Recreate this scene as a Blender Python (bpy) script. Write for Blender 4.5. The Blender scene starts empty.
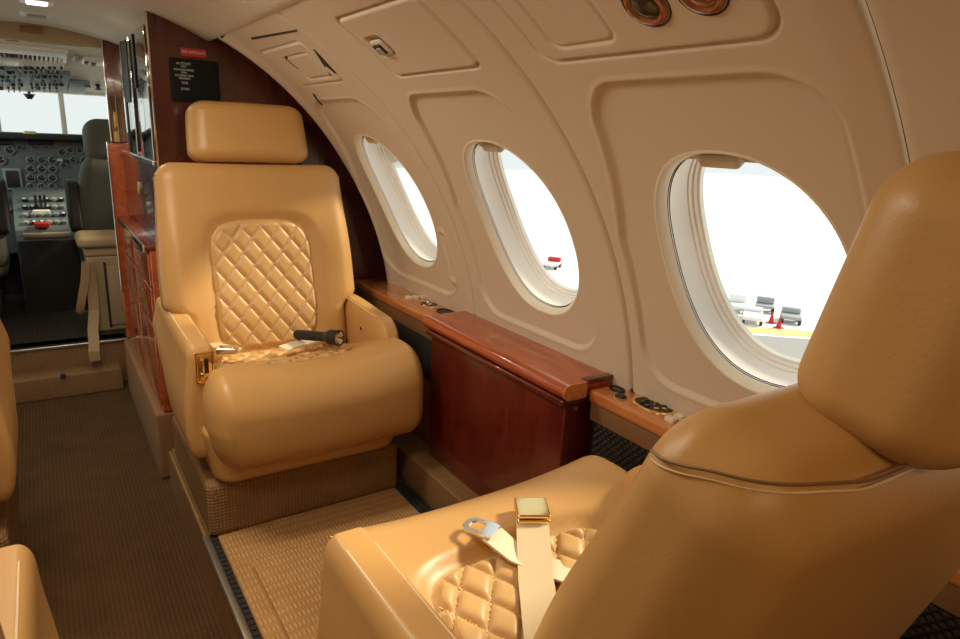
import bpy, math, random
import numpy as np
random.seed(4)
PI = math.pi
col = bpy.context.scene.collection
S = bpy.context.scene

# ------------------------------------------------------------------ camera
FPX, SL, VPX, VPY, CZ = 662.0, .045, 31.0, 119.0, 1.15
v = np.array([VPX-480, VPY-319.5, FPX]); dY = v/np.linalg.norm(v)
n = np.cross([1, SL, 0], v); n /= np.linalg.norm(n)
if n[1] < 0: n = -n
RM = np.stack([np.cross(dY, -n), dY, -n])
if RM[0][0] < 0: RM[0] = -RM[0]
CAM = np.array([0, 0, CZ])
def on(px, py, ax, val):
    d = RM @ np.array([px-480, py-319.5, FPX]); return CAM + d*(val-CAM[ax])/d[ax]
def onplane(px, py, p, nn):
    d = RM @ np.array([px-480, py-319.5, FPX]); nn = np.array(nn, float)
    return CAM + d*(nn @ (np.array(p)-CAM))/(nn @ d)
from mathutils import Matrix, Vector
cd = bpy.data.cameras.new('camera'); cam = bpy.data.objects.new('camera', cd); col.objects.link(cam)
r_, u_, b_ = RM @ [1, 0, 0], RM @ [0, -1, 0], RM @ [0, 0, -1]
cam.matrix_world = Matrix(((r_[0], u_[0], b_[0], 0), (r_[1], u_[1], b_[1], 0), (r_[2], u_[2], b_[2], CZ), (0, 0, 0, 1)))
cd.sensor_width = 36; cd.lens = 36*FPX/960; cd.clip_start = .02; cd.clip_end = 500
S.camera = cam

# ------------------------------------------------------------------ materials
def newmat(name):
    m = bpy.data.materials.new(name); m.use_nodes = True
    nt = m.node_tree; return m, nt, nt.nodes['Principled BSDF']
def mat(name, c, rough=.5, metal=0, bump=None, var=None, coat=0, spec=None, emit=None):
    """bump = (scale, strength, distance); var = (scale, second colour)"""
    m, nt, b = newmat(name)
    b.inputs['Base Color'].default_value = (*c, 1); b.inputs['Roughness'].default_value = rough; b.inputs['Metallic'].default_value = metal
    if coat: b.inputs['Coat Weight'].default_value = coat; b.inputs['Coat Roughness'].default_value = .06
    if spec is not None: b.inputs['Specular IOR Level'].default_value = spec
    if emit: b.inputs['Emission Color'].default_value = (*c, 1); b.inputs['Emission Strength'].default_value = emit
    tc = nt.nodes.new('ShaderNodeTexCoord')
    if var:
        no = nt.nodes.new('ShaderNodeTexNoise'); no.inputs['Scale'].default_value = var[0]; no.inputs['Detail'].default_value = 4
        nt.links.new(tc.outputs['Object'], no.inputs['Vector'])
        mx = nt.nodes.new('ShaderNodeMix'); mx.data_type = 'RGBA'
        mx.inputs['A'].default_value = (*c, 1); mx.inputs['B'].default_value = (*var[1], 1)
        nt.links.new(no.outputs['Fac'], mx.inputs['Factor']); nt.links.new(mx.outputs['Result'], b.inputs['Base Color'])
    if bump:
        no = nt.nodes.new('ShaderNodeTexNoise'); no.inputs['Scale'].default_value = bump[0]; no.inputs['Detail'].default_value = 3
        nt.links.new(tc.outputs['Object'], no.inputs['Vector'])
        bp = nt.nodes.new('ShaderNodeBump'); bp.inputs['Strength'].default_value = bump[1]; bp.inputs['Distance'].default_value = bump[2]
        nt.links.new(no.outputs['Fac'], bp.inputs['Height']); nt.links.new(bp.outputs['Normal'], b.inputs['Normal'])
    return m
def wood(name, c1, c2, stretch=(14, 2, 14), rough=.22):
    m, nt, b = newmat(name)
    tc = nt.nodes.new('ShaderNodeTexCoord'); mp = nt.nodes.new('ShaderNodeMapping'); mp.inputs['Scale'].default_value = stretch
    no = nt.nodes.new('ShaderNodeTexNoise'); no.inputs['Scale'].default_value = 2.2; no.inputs['Detail'].default_value = 7; no.inputs['Distortion'].default_value = 1.2
    cr = nt.nodes.new('ShaderNodeValToRGB')
    cr.color_ramp.elements[0].position = .32; cr.color_ramp.elements[0].color = (*c1, 1)
    cr.color_ramp.elements[1].position = .72; cr.color_ramp.elements[1].color = (*c2, 1)
    L = nt.links.new
    L(tc.outputs['Object'], mp.inputs['Vector']); L(mp.outputs['Vector'], no.inputs['Vector']); L(no.outputs['Fac'], cr.inputs['Fac']); L(cr.outputs['Color'], b.inputs['Base Color'])
    b.inputs['Roughness'].default_value = rough; b.inputs['Coat Weight'].default_value = .8; b.inputs['Coat Roughness'].default_value = .08
    return m
def carpet(name, c1, c2, su=70, sv=38, rough=.95, axis=('X', 'Y')):
    """loop pile in ribs: two crossed waves"""
    m, nt, b = newmat(name); L = nt.links.new
    tc = nt.nodes.new('ShaderNodeTexCoord')
    w1 = nt.nodes.new('ShaderNodeTexWave'); w1.bands_direction = axis[0]; w1.inputs['Scale'].default_value = su/6.28*2; w1.inputs['Distortion'].default_value = 1.2; w1.inputs['Detail Scale'].default_value = 6
    w2 = nt.nodes.new('ShaderNodeTexWave'); w2.bands_direction = axis[1]; w2.inputs['Scale'].default_value = sv/6.28*2; w2.inputs['Distortion'].default_value = 1.5; w2.inputs['Detail Scale'].default_value = 6
    mu = nt.nodes.new('ShaderNodeMath'); mu.operation = 'MULTIPLY'
    no = nt.nodes.new('ShaderNodeTexNoise'); no.inputs['Scale'].default_value = 9; no.inputs['Detail'].default_value = 5
    for x in (w1, w2, no): L(tc.outputs['Object'], x.inputs['Vector'])
    L(w1.outputs['Fac'], mu.inputs[0]); L(w2.outputs['Fac'], mu.inputs[1])
    ad = nt.nodes.new('ShaderNodeMath'); ad.operation = 'MULTIPLY_ADD'; ad.inputs[1].default_value = .55
    L(mu.outputs[0], ad.inputs[0]); s2 = nt.nodes.new('ShaderNodeMath'); s2.operation = 'MULTIPLY'; s2.inputs[1].default_value = .55
    L(no.outputs['Fac'], s2.inputs[0]); L(s2.outputs[0], ad.inputs[2])
    mx = nt.nodes.new('ShaderNodeMix'); mx.data_type = 'RGBA'; mx.inputs['A'].default_value = (*c1, 1); mx.inputs['B'].default_value = (*c2, 1)
    L(ad.outputs[0], mx.inputs['Factor']); L(mx.outputs['Result'], b.inputs['Base Color'])
    bp = nt.nodes.new('ShaderNodeBump'); bp.inputs['Strength'].default_value = .7; bp.inputs['Distance'].default_value = .004
    L(mu.outputs[0], bp.inputs['Height']); L(bp.outputs['Normal'], b.inputs['Normal'])
    b.inputs['Roughness'].default_value = rough; b.inputs['Specular IOR Level'].default_value = .1
    return m
M = {}
M['leather'] = mat('tan_leather', (.56, .322, .113), .40, bump=(420, .12, .0015), var=(5, (.50, .278, .092)), spec=.45)
M['quilt'] = mat('tan_quilted_leather', (.57, .35, .138), .42, bump=(420, .12, .0015), spec=.4)
M['stitch'] = mat('stitch_thread', (.74, .55, .30), .7)
M['liner'] = mat('cabin_liner', (.64, .535, .41), .62, bump=(900, .08, .001), spec=.3)
M['headliner'] = mat('headliner_fabric', (.60, .53, .42), .85, bump=(700, .15, .001))
M['white'] = mat('white_plastic', (.80, .76, .66), .32)
M['bezel'] = mat('pale_window_bezel', (.78, .72, .58), .4)
M['reveal'] = mat('white_window_liner', (.90, .89, .85), .3)
M['cream'] = mat('cream_plastic', (.66, .60, .48), .5)
M['black'] = mat('black_plastic', (.012, .012, .012), .4)
M['matte'] = mat('matte_black', (.008, .010, .009), .6, spec=.15)
M['darkgap'] = mat('dark_rubber', (.02, .017, .013), .8)
M['wood'] = wood('red_wood_veneer', (.30, .048, .013), (.48, .105, .028))
M['woodd'] = wood('dark_red_wood_veneer', (.085, .009, .006), (.15, .018, .010), (9, 9, 2))
M['woodb'] = wood('deep_red_wood_veneer', (.045, .008, .005), (.085, .014, .008), (9, 9, 2))
M['woodo'] = wood('orange_wood_veneer', (.46, .15, .04), (.62, .24, .07))
M['gold'] = mat('polished_gold', (.95, .68, .30), .18, 1)
M['chrome'] = mat('polished_chrome', (.85, .84, .80), .12, 1)
M['alu'] = mat('brushed_aluminium', (.62, .60, .55), .35, 1)
M['mirror'] = mat('tinted_mirror', (.62, .60, .56), .03, 1)
M['plinth'] = mat('tan_brown_plinth', (.24, .115, .042), .7, bump=(300, .15, .001))
M['carpet'] = carpet('aisle_carpet', (.050, .026, .011), (.150, .080, .034), 90, 90)
M['ribcarpet'] = carpet('ribbed_carpet', (.34, .175, .060), (.74, .45, .19), 105, 34)
M['weave'] = carpet('woven_carpet', (.15, .078, .032), (.40, .235, .105), 110, 110, axis=('X', 'Z'))
M['ckcarpet'] = carpet('cockpit_carpet', (.03, .027, .02), (.07, .06, .045), 60, 60)
M['grille'] = mat('grille_metal', (.06, .055, .05), .4, .6)
M['brown'] = mat('brown_leather', (.22, .11, .045), .5, bump=(400, .1, .001))
M['panelgrey'] = mat('instrument_grey', (.13, .155, .155), .55, var=(40, (.07, .085, .085)))
M['panelblue'] = mat('overhead_grey_blue', (.20, .25, .26), .5)
M['ckgrey'] = mat('grey_green_upholstery', (.085, .083, .062), .75, bump=(200, .2, .002))
M['ckdark'] = mat('dark_upholstery', (.018, .017, .015), .8)
M['beige'] = mat('beige_vinyl', (.36, .265, .135), .5, bump=(200, .1, .001))
M['tanarch'] = mat('tan_arch_vinyl', (.36, .245, .13), .6)
M['red'] = mat('red_plastic', (.55, .02, .015), .4)
M['redsign'] = mat('red_sign', (.50, .025, .02), .35)
M['dial'] = mat('dial_face', (.015, .018, .018), .25)
M['dialmark'] = mat('dial_marking', (.55, .62, .6), .5)
M['text'] = mat('placard_print', (.62, .62, .58), .5)
M['web'] = mat('belt_webbing', (.66, .53, .33), .7, bump=(600, .3, .001))
M['straptan'] = mat('tan_strap_webbing', (.36, .24, .12), .8)
M['webpale'] = mat('pale_belt_webbing', (.72, .62, .45), .6)
M['lens'] = mat('lamp_lens_smoke', (.05, .035, .025), .12, spec=.6)
M['lampwood'] = wood('lamp_bezel_wood', (.22, .06, .02), (.38, .13, .05), (30, 30, 30), .15)
M['apron'] = mat('pale_concrete_apron', (.86, .87, .85), .9, var=(.3, (.80, .80, .78)))
M['asphalt'] = mat('grey_asphalt', (.33, .33, .33), .9)
M['orange'] = mat('orange_marking', (.85, .55, .25), .8)
M['acwhite'] = mat('white_paint', (.85, .86, .86), .35)
M['acgrey'] = mat('grey_paint', (.38, .40, .42), .5)
M['lightlens'] = mat('ceiling_lamp_lens', (1.0, .96, .86), .5, emit=2.2)
M['greyplastic'] = mat('grey_plastic', (.30, .30, .28), .5)
M['yellow'] = mat('yellow_lens', (.60, .48, .12), .4)
m, nt, b = newmat('window_acrylic'); M['glass'] = m
nt.nodes.remove(b)
tr = nt.nodes.new('ShaderNodeBsdfTransparent'); tr.inputs['Color'].default_value = (.96, .97, .965, 1)
gl = nt.nodes.new('ShaderNodeBsdfGlossy'); gl.inputs['Roughness'].default_value = .02
fr = nt.nodes.new('ShaderNodeFresnel'); fr.inputs['IOR'].default_value = 1.06
mx = nt.nodes.new('ShaderNodeMixShader')
for a, c in ((fr.outputs[0], mx.inputs[0]), (tr.outputs[0], mx.inputs[1]), (gl.outputs[0], mx.inputs[2]), (mx.outputs[0], nt.nodes['Material Output'].inputs['Surface'])): nt.links.new(a, c)

# ------------------------------------------------------------------ mesh helpers
class MB:
    """collects polygons of several materials into one mesh"""
    def __init__(s): s.v = []; s.f = []; s.mi = []; s.mats = []
    def add(s, vs, fs, m):
        if m not in s.mats: s.mats.append(m)
        k = s.mats.index(m); o = len(s.v)
        s.v += [tuple(map(float, p)) for p in vs]; s.f += [tuple(i+o for i in f) for f in fs]; s.mi += [k]*len(fs); return s
    def box(s, a, b, m, r=0, seg=3):
        a, b = np.minimum(a, b), np.maximum(a, b); c = (a+b)/2; h = (b-a)/2
        vs, fs = rbox(h, min(r, *(h*.98)) if r else 0, seg if r else 0, 1)
        return s.add(vs+c, fs, m)
    def cyl(s, p, q, r, m, n=20, r2=None, cap=True):
        p, q = np.array(p, float), np.array(q, float); d = q-p; d /= np.linalg.norm(d)
        a = np.cross(d, [0, 0, 1] if abs(d[2]) < .9 else [1, 0, 0]); a /= np.linalg.norm(a); e = np.cross(d, a)
        r2 = r if r2 is None else r2
        ring = lambda c, R: [c+R*(math.cos(t)*a+math.sin(t)*e) for t in np.linspace(0, 2*PI, n, endpoint=False)]
        vs = ring(p, r)+ring(q, r2); fs = [(i, (i+1) % n, n+(i+1) % n, n+i) for i in range(n)]
        if cap: fs += [tuple(range(n-1, -1, -1)), tuple(range(n, 2*n))]
        return s.add(vs, fs, m)
    def loft(s, rings, m, closed=True, cap0=False, cap1=False):
        k = len(rings[0]); vs = [p for r in rings for p in r]; fs = []
        for j in range(len(rings)-1):
            for i in range(k if closed else k-1):
                fs.append((j*k+i, j*k+(i+1) % k, (j+1)*k+(i+1) % k, (j+1)*k+i))
        if cap0: fs.append(tuple(range(k-1, -1, -1)))
        if cap1: fs.append(tuple(range((len(rings)-1)*k, len(rings)*k)))
        return s.add(vs, fs, m)
    def ribbon(s, path, side, width, th, m):
        """flat strap along path; side = width direction(s)"""
        rings = []
        P = [np.array(p, float) for p in path]
        for i, p in enumerate(P):
            t = P[min(i+1, len(P)-1)]-P[max(i-1, 0)]; t /= np.linalg.norm(t)
            w = np.cross(t, [0, 0, 1]) if side is None else np.array(side[i] if side is not None and isinstance(side[0], (tuple, list, np.ndarray)) else side, float); w -= t*(w @ t); w /= np.linalg.norm(w); nn = np.cross(t, w)
            rings.append([p-w*width/2-nn*th/2, p+w*width/2-nn*th/2, p+w*width/2+nn*th/2, p-w*width/2+nn*th/2])
        return s.loft(rings, m, True, True, True)
    def tube(s, path, r, m, n=10):
        P = [np.array(p, float) for p in path]; rings = []
        up = np.array([0.3, .2, .93])
        for i, p in enumerate(P):
            t = P[min(i+1, len(P)-1)]-P[max(i-1, 0)]; t /= np.linalg.norm(t)
            a = np.cross(t, up); a /= np.linalg.norm(a); e = np.cross(t, a)
            rings.append([p+r*(math.cos(q)*a+math.sin(q)*e) for q in np.linspace(0, 2*PI, n, endpoint=False)])
        return s.loft(rings, m, True, True, True)
    def build(s, name, parent=None, smooth=True, angle=40):
        me = bpy.data.meshes.new(name); me.from_pydata(s.v, [], s.f)
        for m in s.mats: me.materials.append(M[m])
        me.polygons.foreach_set('material_index', s.mi)
        me.validate(); me.update()
        import bmesh
        bm = bmesh.new(); bm.from_mesh(me); bmesh.ops.recalc_face_normals(bm, faces=bm.faces); bm.to_mesh(me); bm.free()
        if smooth: me.shade_smooth(); me.set_sharp_from_angle(angle=math.radians(angle))
        o = bpy.data.objects.new(name, me); col.objects.link(o)
        if parent: o.parent = parent
        return o
def rbox(h, r, cs=4, ms=10):
    """rounded box of half sizes h, corner radii r (number or 3), cs segments per corner, ms (number or 3) between"""
    h = np.array(h, float); r = np.array([r]*3 if np.isscalar(r) else r, float); ms = [ms]*3 if np.isscalar(ms) else ms
    ax = []
    for k in range(3):
        H, R = h[k], r[k]
        if cs and R > 0:
            corner = [H-R+R*math.tan(t)for t in np.linspace(0, PI/4, cs+1)]
            mid = list(np.linspace(-(H-R), H-R, ms[k]+1))
            a = [-c for c in corner[::-1]]+mid[1:-1]+corner
        else: a = list(np.linspace(-H, H, ms[k]+1))
        ax.append(np.array(a))
    idx = {}; V = []; F = []
    def vid(i, j, k):
        key = (i, j, k)
        if key not in idx:
            p = np.array([ax[0][i], ax[1][j], ax[2][k]])
            if cs and r.max() > 0:
                q = np.clip(p, -(h-r), h-r); d = (p-q)/np.where(r > 0, r, 1); L = np.linalg.norm(d)
                if L > 0: p = q+d/L*r
            idx[key] = len(V); V.append(p)
        return idx[key]
    N = [len(a)-1 for a in ax]
    for i in range(N[0]):
        for j in range(N[1]):
            F.append((vid(i, j, 0), vid(i, j+1, 0), vid(i+1, j+1, 0), vid(i+1, j, 0))); F.append((vid(i, j, N[2]), vid(i+1, j, N[2]), vid(i+1, j+1, N[2]), vid(i, j+1, N[2])))
    for i in range(N[0]):
        for k in range(N[2]):
            F.append((vid(i, 0, k), vid(i+1, 0, k), vid(i+1, 0, k+1), vid(i, 0, k+1))); F.append((vid(i, N[1], k), vid(i, N[1], k+1), vid(i+1, N[1], k+1), vid(i+1, N[1], k)))
    for j in range(N[1]):
        for k in range(N[2]):
            F.append((vid(0, j, k), vid(0, j, k+1), vid(0, j+1, k+1), vid(0, j+1, k))); F.append((vid(N[0], j, k), vid(N[0], j+1, k), vid(N[0], j+1, k+1), vid(N[0], j, k+1)))
    return np.array(V), F
def sstep(a, b, x):
    t = np.clip((np.asarray(x, float)-a)/(b-a), 0, 1); return t*t*(3-2*t)
def tag(o, label, cat, group=None):
    o['label'] = label; o['category'] = cat
    if group: o['group'] = group
    return o
def thing(name, label, cat, loc=(0, 0, 0), rotz=0, group=None):
    o = bpy.data.objects.new(name, None); col.objects.link(o); o.location = loc; o.rotation_euler = (0, 0, rotz); o.empty_display_size = .05
    return tag(o, label, cat, group)
def struct(o, label=None, cat=None):
    o['kind'] = 'structure'
    if label: o['label'] = label
    if cat: o['category'] = cat
    return o
def copyobj(o, parent=None, loc=None, rot=None):
    c = o.copy(); col.objects.link(c); c.parent = parent
    if loc is not None: c.location = loc
    if rot is not None: c.rotation_euler = rot
    return c

# ------------------------------------------------------------------ fuselage shell
X0, Z0 = .02, .5                       # axis of the cabin tube, radius 1
def pt(y, th, d=0.): return np.array([X0+(1+d)*np.cos(th), y+0*th, Z0+(1+d)*np.sin(th)])
WTH = .4735; WA, WB, WN = .171, .222, 2.26
WY = [1.845, 1.215, .622, .03]
def sdrr(y, t, y0, y1, t0, t1, r):
    """signed distance to a rounded rectangle (negative inside)"""
    cy, ct = (y0+y1)/2, (t0+t1)/2
    qx = np.abs(y-cy)-(y1-y0)/2+r; qy = np.abs(t-ct)-(t1-t0)/2+r
    return np.hypot(np.maximum(qx, 0), np.maximum(qy, 0))+np.minimum(np.maximum(qx, qy), 0)-r
def wallpanel(name, y0, y1, t0, t1, fn, hole=None, step=.004, m='liner'):
    ny = int((y1-y0)/step)+2; nt_ = int((t1-t0)/step)+2
    ys = np.linspace(y0, y1, ny); ts = np.linspace(t0, t1, nt_)
    Y, T = np.meshgrid(ys, ts, indexing='ij'); D = fn(Y, T)
    R = 1+D
    V = np.stack([X0+R*np.cos(T), Y, Z0+R*np.sin(T)], -1).reshape(-1, 3)
    I = np.arange(ny*nt_).reshape(ny, nt_)
    F = np.stack([I[:-1, :-1], I[1:, :-1], I[1:, 1:], I[:-1, 1:]], -1).reshape(-1, 4)
    if hole:
        yc = (Y[:-1, :-1]+Y[1:, 1:])/2; tc = (T[:-1, :-1]+T[1:, 1:])/2
        k = (np.abs((yc-hole)/(WA-.0005))**WN+np.abs((tc-WTH)/(WB-.0005))**WN)
        F = F[(k > 1).reshape(-1)]
    me = bpy.data.meshes.new(name)
    me.vertices.add(len(V)); me.vertices.foreach_set('co', V.astype(np.float32).ravel())
    me.loops.add(F.size); me.loops.foreach_set('vertex_index', F.astype(np.int32).ravel())
    me.polygons.add(len(F)); me.polygons.foreach_set('loop_start', np.arange(0, F.size, 4, dtype=np.int32)); me.polygons.foreach_set('loop_total', np.full(len(F), 4, np.int32))
    me.update(calc_edges=True); me.validate(); me.materials.append(M[m]); me.shade_smooth()
    o = bpy.data.objects.new(name, me); col.objects.link(o); struct(o); return o
def gauss(x, w): return np.exp(-(x/w)**2)
SEAM = [2.2, 1.54, .922, .33]
def edges(Y, y0, y1):
    return .013*np.exp(-np.abs(Y-y0)/.003)+.013*np.exp(-np.abs(Y-y1)/.003)
def recess(Y, T, y0, y1, tb=.195, tt=.825, r=.085, depth=.008):
    # the forward side leans back towards its top
    Yl = Y+np.maximum(T-.5, 0)*.28*sstep(y0+.1, y1, Y)
    sd = sdrr(Yl, T, y0, y1, tb, tt, r)
    return depth*sstep(.004, -.007, sd)-.0012*gauss(sd-.006, .005)+.0015*gauss(sd+.004, .004)
def door(Y, T, y0, y1, t0, t1, r, proud=.002, g=.008):
    sd = sdrr(Y, T, y0, y1, t0, t1, r)
    return g*gauss(sd, .0028)-proud*sstep(.004, -.008, sd)
def winflat(Y, T, yc):
    k = (np.abs((Y-yc)/WA)**WN+np.abs((T-WTH)/WB)**WN)**(1/WN)
    return k
def f1(Y, T):
    d = edges(Y, 1.54, 2.215)+recess(Y, T, 1.61, 2.09)
    d = d+.05*sstep(2.10, 2.21, Y)-.012*gauss(Y-2.09+np.maximum(T-.6, 0)*.12, .028)
    d = d+door(Y, T, 1.63, 1.95, .885, 1.02, .015, .002, .004)
    d = d+.005*gauss(sdrr(Y, T, 1.665, 1.83, .905, .985, .01), .003)
    # embossed swage in the lower aft corner of the panel
    d = d-.006*gauss(sdrr(Y, T, 1.615, 1.66, .24, .40, .02), .009)
    return d
def f2(Y, T): return edges(Y, .922, 1.54)+recess(Y, T, 1.02, 1.485)+door(Y, T, 1.018, 1.345, .879, 1.043, .018)+.008*sstep(.004, -.004, sdrr(Y, T, 1.255, 1.315, .935, .985, .008))
def f3(Y, T):
    d = .005*sstep(.414, .368, Y)+edges(Y, .365, .922)+recess(Y, T, .42, .885)
    d = d+door(Y, T, .448, .845, .872, 1.30, .035)+door(Y, T, .676, .80, .897, 1.2, .018, -.001, .004)
    return d
def f4(Y, T): return edges(Y, -1.3, .365)
names = ['wall_right', 'wall_right.001', 'wall_right.002', 'wall_right.003']
TH0, TH1 = .10, 1.108
panels = []
for k, (y0, y1, fn, hole) in enumerate(((1.541, 2.215, f1, WY[0]), (.923, 1.539, f2, WY[1]), (.367, .921, f3, WY[2]), (-1.3, .3635, f4, WY[3]))):
    o = wallpanel(names[k], y0, y1, TH0, TH1, fn, hole, .0026 if k < 3 else .008); panels.append(o)
    o['label'] = ['forward beige cabin liner panel behind the facing seat, with the small hatch', 'middle beige liner panel above the wood table cabinet, with the latched locker', 'aft beige liner panel with two reading lamps', 'beige liner panel beside the near headrest, behind the last seam'][k]
    o['category'] = 'wall'
def mirrorx(o, name):
    c = o.copy(); c.name = name; col.objects.link(c); c.scale.x = -1; c.location.x = 2*X0; return c
for k, o in enumerate(panels):
    if k == 0: continue
    c = mirrorx(o, 'wall_left'); c['label'] = 'beige cabin liner panel on the far side of the aisle'
o = wallpanel('wall_left', 1.541, 2.215, TH0, TH1, f1, WY[0], .006); o.scale.x = -1; o.location.x = 2*X0; o['label'] = 'forward beige liner panel on the far side of the aisle'; o['category'] = 'wall'
c = wallpanel('ceiling', -1.3, 3.22, TH1+.0, PI-TH1-.0, lambda Y, T: -.004+.012*np.exp(-np.abs(T-TH1+.004)/.003)+.012*np.exp(-np.abs(T-PI+TH1-.004)/.003), None, .012, 'headliner')
struct(c, 'pale fabric headliner over the aisle', 'ceiling')
# shell forward of the bulkheads (galley side, and beside the entry)
c = wallpanel('wall_right', 2.26, 3.22, -.5, TH1, lambda Y, T: 0*Y+.03, None, .03); c['label'] = 'liner behind the galley cabinets'; c['category'] = 'wall'
b = MB(); b.box((1.018, -1.3, .0), (1.05, 2.19, .625), 'brown'); struct(b.build('wall_right'), 'brown side panel below the wood ledge', 'wall')
b = MB(); b.box((-1.04, -1.3, .0), (-.89, 2.19, .64), 'brown'); struct(b.build('wall_left'), 'brown side panel below the far ledge', 'wall')
def disc_wall(name, y, th, x0, x1, z0, m, label, notch=None):
    """transverse wall following the tube between x0 and x1"""
    pts = [(x0, z0)]
    xs = np.linspace(x1, x0, 40)
    if x1 > X0+.99: xs = np.linspace(X0+1.085, x0, 40)
    if x0 < X0-.99: xs = np.linspace(x1, X0-1.085, 40)
    pts = [(x, z0) for x in (x0, x1)]+[(x, Z0+math.sqrt(max(0, 1.09**2-(x-X0)**2))) for x in xs]
    rings = [[(x, yy, z) for x, z in pts] for yy in (y, y+th)]
    b = MB(); b.loft(rings, m, True, True, True); o = b.build(name); return struct(o, label, 'wall')
disc_wall('wall_front', 2.2, .03, .30, 1.05, .0, 'woodb', 'dark red wood bulkhead behind the facing seat')
disc_wall('wall_front', 2.2, .03, -1.01, -.30, .0, 'woodb', 'dark red wood bulkhead across the aisle')
disc_wall('wall_front', 3.22, .03, -1.01, -.27, .0, 'woodb', 'dark wood partition beside the flight deck entry')
disc_wall('wall_front', 3.22, .03, .27, 1.05, .0, 'woodb', 'wood partition behind the flight deck seat')
disc_wall('wall_rear', -1.33, .03, -1.01, 1.05, .0, 'liner', 'beige rear partition of the cabin')
# dark backing strips behind the panel joints
k_ = 0
for sx in (1, -1):
    b = MB()
    for ys in (1.54, .922, .365):
        b.loft([[np.array([X0+sx*(pt(yy, t_, dd)[0]-X0), yy, pt(yy, t_, dd)[2]]) for yy, dd in ((ys-.03, .019), (ys+.03, .019), (ys+.03, .023), (ys-.03, .023))] for t_ in np.linspace(.08, 1.2, 40)], 'darkgap', True, True, True)
    b.loft([[np.array([X0+sx*(pt(yy, t_, dd)[0]-X0), yy, pt(yy, t_, dd)[2]]) for t_, dd in ((1.07, .012), (1.15, .012), (1.15, .018), (1.07, .018))] for yy in np.linspace(-1.3, 2.25, 8)], 'darkgap', True, True, True)
    o = b.build('trim_%d' % (6+k_)); k_ += 1; struct(o, 'dark joint backing between the liner panels', 'trim')
# chrome corner on the bulkhead edge
b = MB(); b.box((.298, 2.195, .80), (.302, 2.20, 1.452), 'chrome'); struct(b.build('trim_1'), 'thin bright metal edge on the wood bulkhead', 'trim')

# floors
b = MB(); b.box((-.9, -1.3, -.05), (.95, 3.3, 0), 'carpet'); struct(b.build('floor'), 'dark brown carpeted aisle floor', 'floor')
b = MB(); b.box((.268, -1.3, 0), (.93, 2.19, .128), 'weave'); struct(b.build('floor'), 'carpeted platform under the window seats', 'floor')
b = MB(); b.box((.288, -1.3, .128), (.93, 1.62, .133), 'ribcarpet'); struct(b.build('floor'), 'tan ribbed carpet between the facing seats', 'floor')
b = MB(); b.box((-.89, -1.3, 0), (-.19, 2.19, .128), 'weave'); struct(b.build('floor'), 'carpeted platform across the aisle', 'floor')
b = MB(); b.box((.258, -1.3, .0), (.268, 2.19, .12), 'weave'); b.box((.252, -1.3, .118), (.270, 1.62, .135), 'alu', .003, 2); struct(b.build('trim_2'), 'aluminium nosing along the platform edge', 'trim')
b = MB(); b.box((.271, -1.3, .126), (.286, 1.62, .131), 'darkgap')
for i in range(150): b.box((.272, -1.29+i*.0193, .131), (.285, -1.28+i*.0193, .134), 'darkgap')
struct(b.build('trim_3'), 'black ribbed rubber strip beside the aluminium nosing', 'trim')
# raised hatch in the platform carpet
b = MB(); vs, fs = rbox((.22, .34, .008), (.03, .03, .006), 4, 4); b.add(vs+np.array([.55, 1.11, .138]), fs, 'ribcarpet')
o = b.build('floor_hatch'); tag(o, 'ribbed carpet hatch cover lying between the two facing seats', 'hatch')
# carpeted kick box along the side wall and black seat track
b = MB(); b.box((.835, .95, .128), (.93, 2.19, .235), 'weave', .012); struct(b.build('baseboard_right'), 'carpeted kick box under the wood table', 'baseboard')
b = MB()
for x in (.792, .806, .82): b.box((x, .9, .132), (x+.009, 1.62, .142), 'darkgap')
b.box((.788, .9, .128), (.833, 1.62, .134), 'greyplastic')
struct(b.build('trim_4'), 'dark grooved seat track by the kick box', 'trim')

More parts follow.
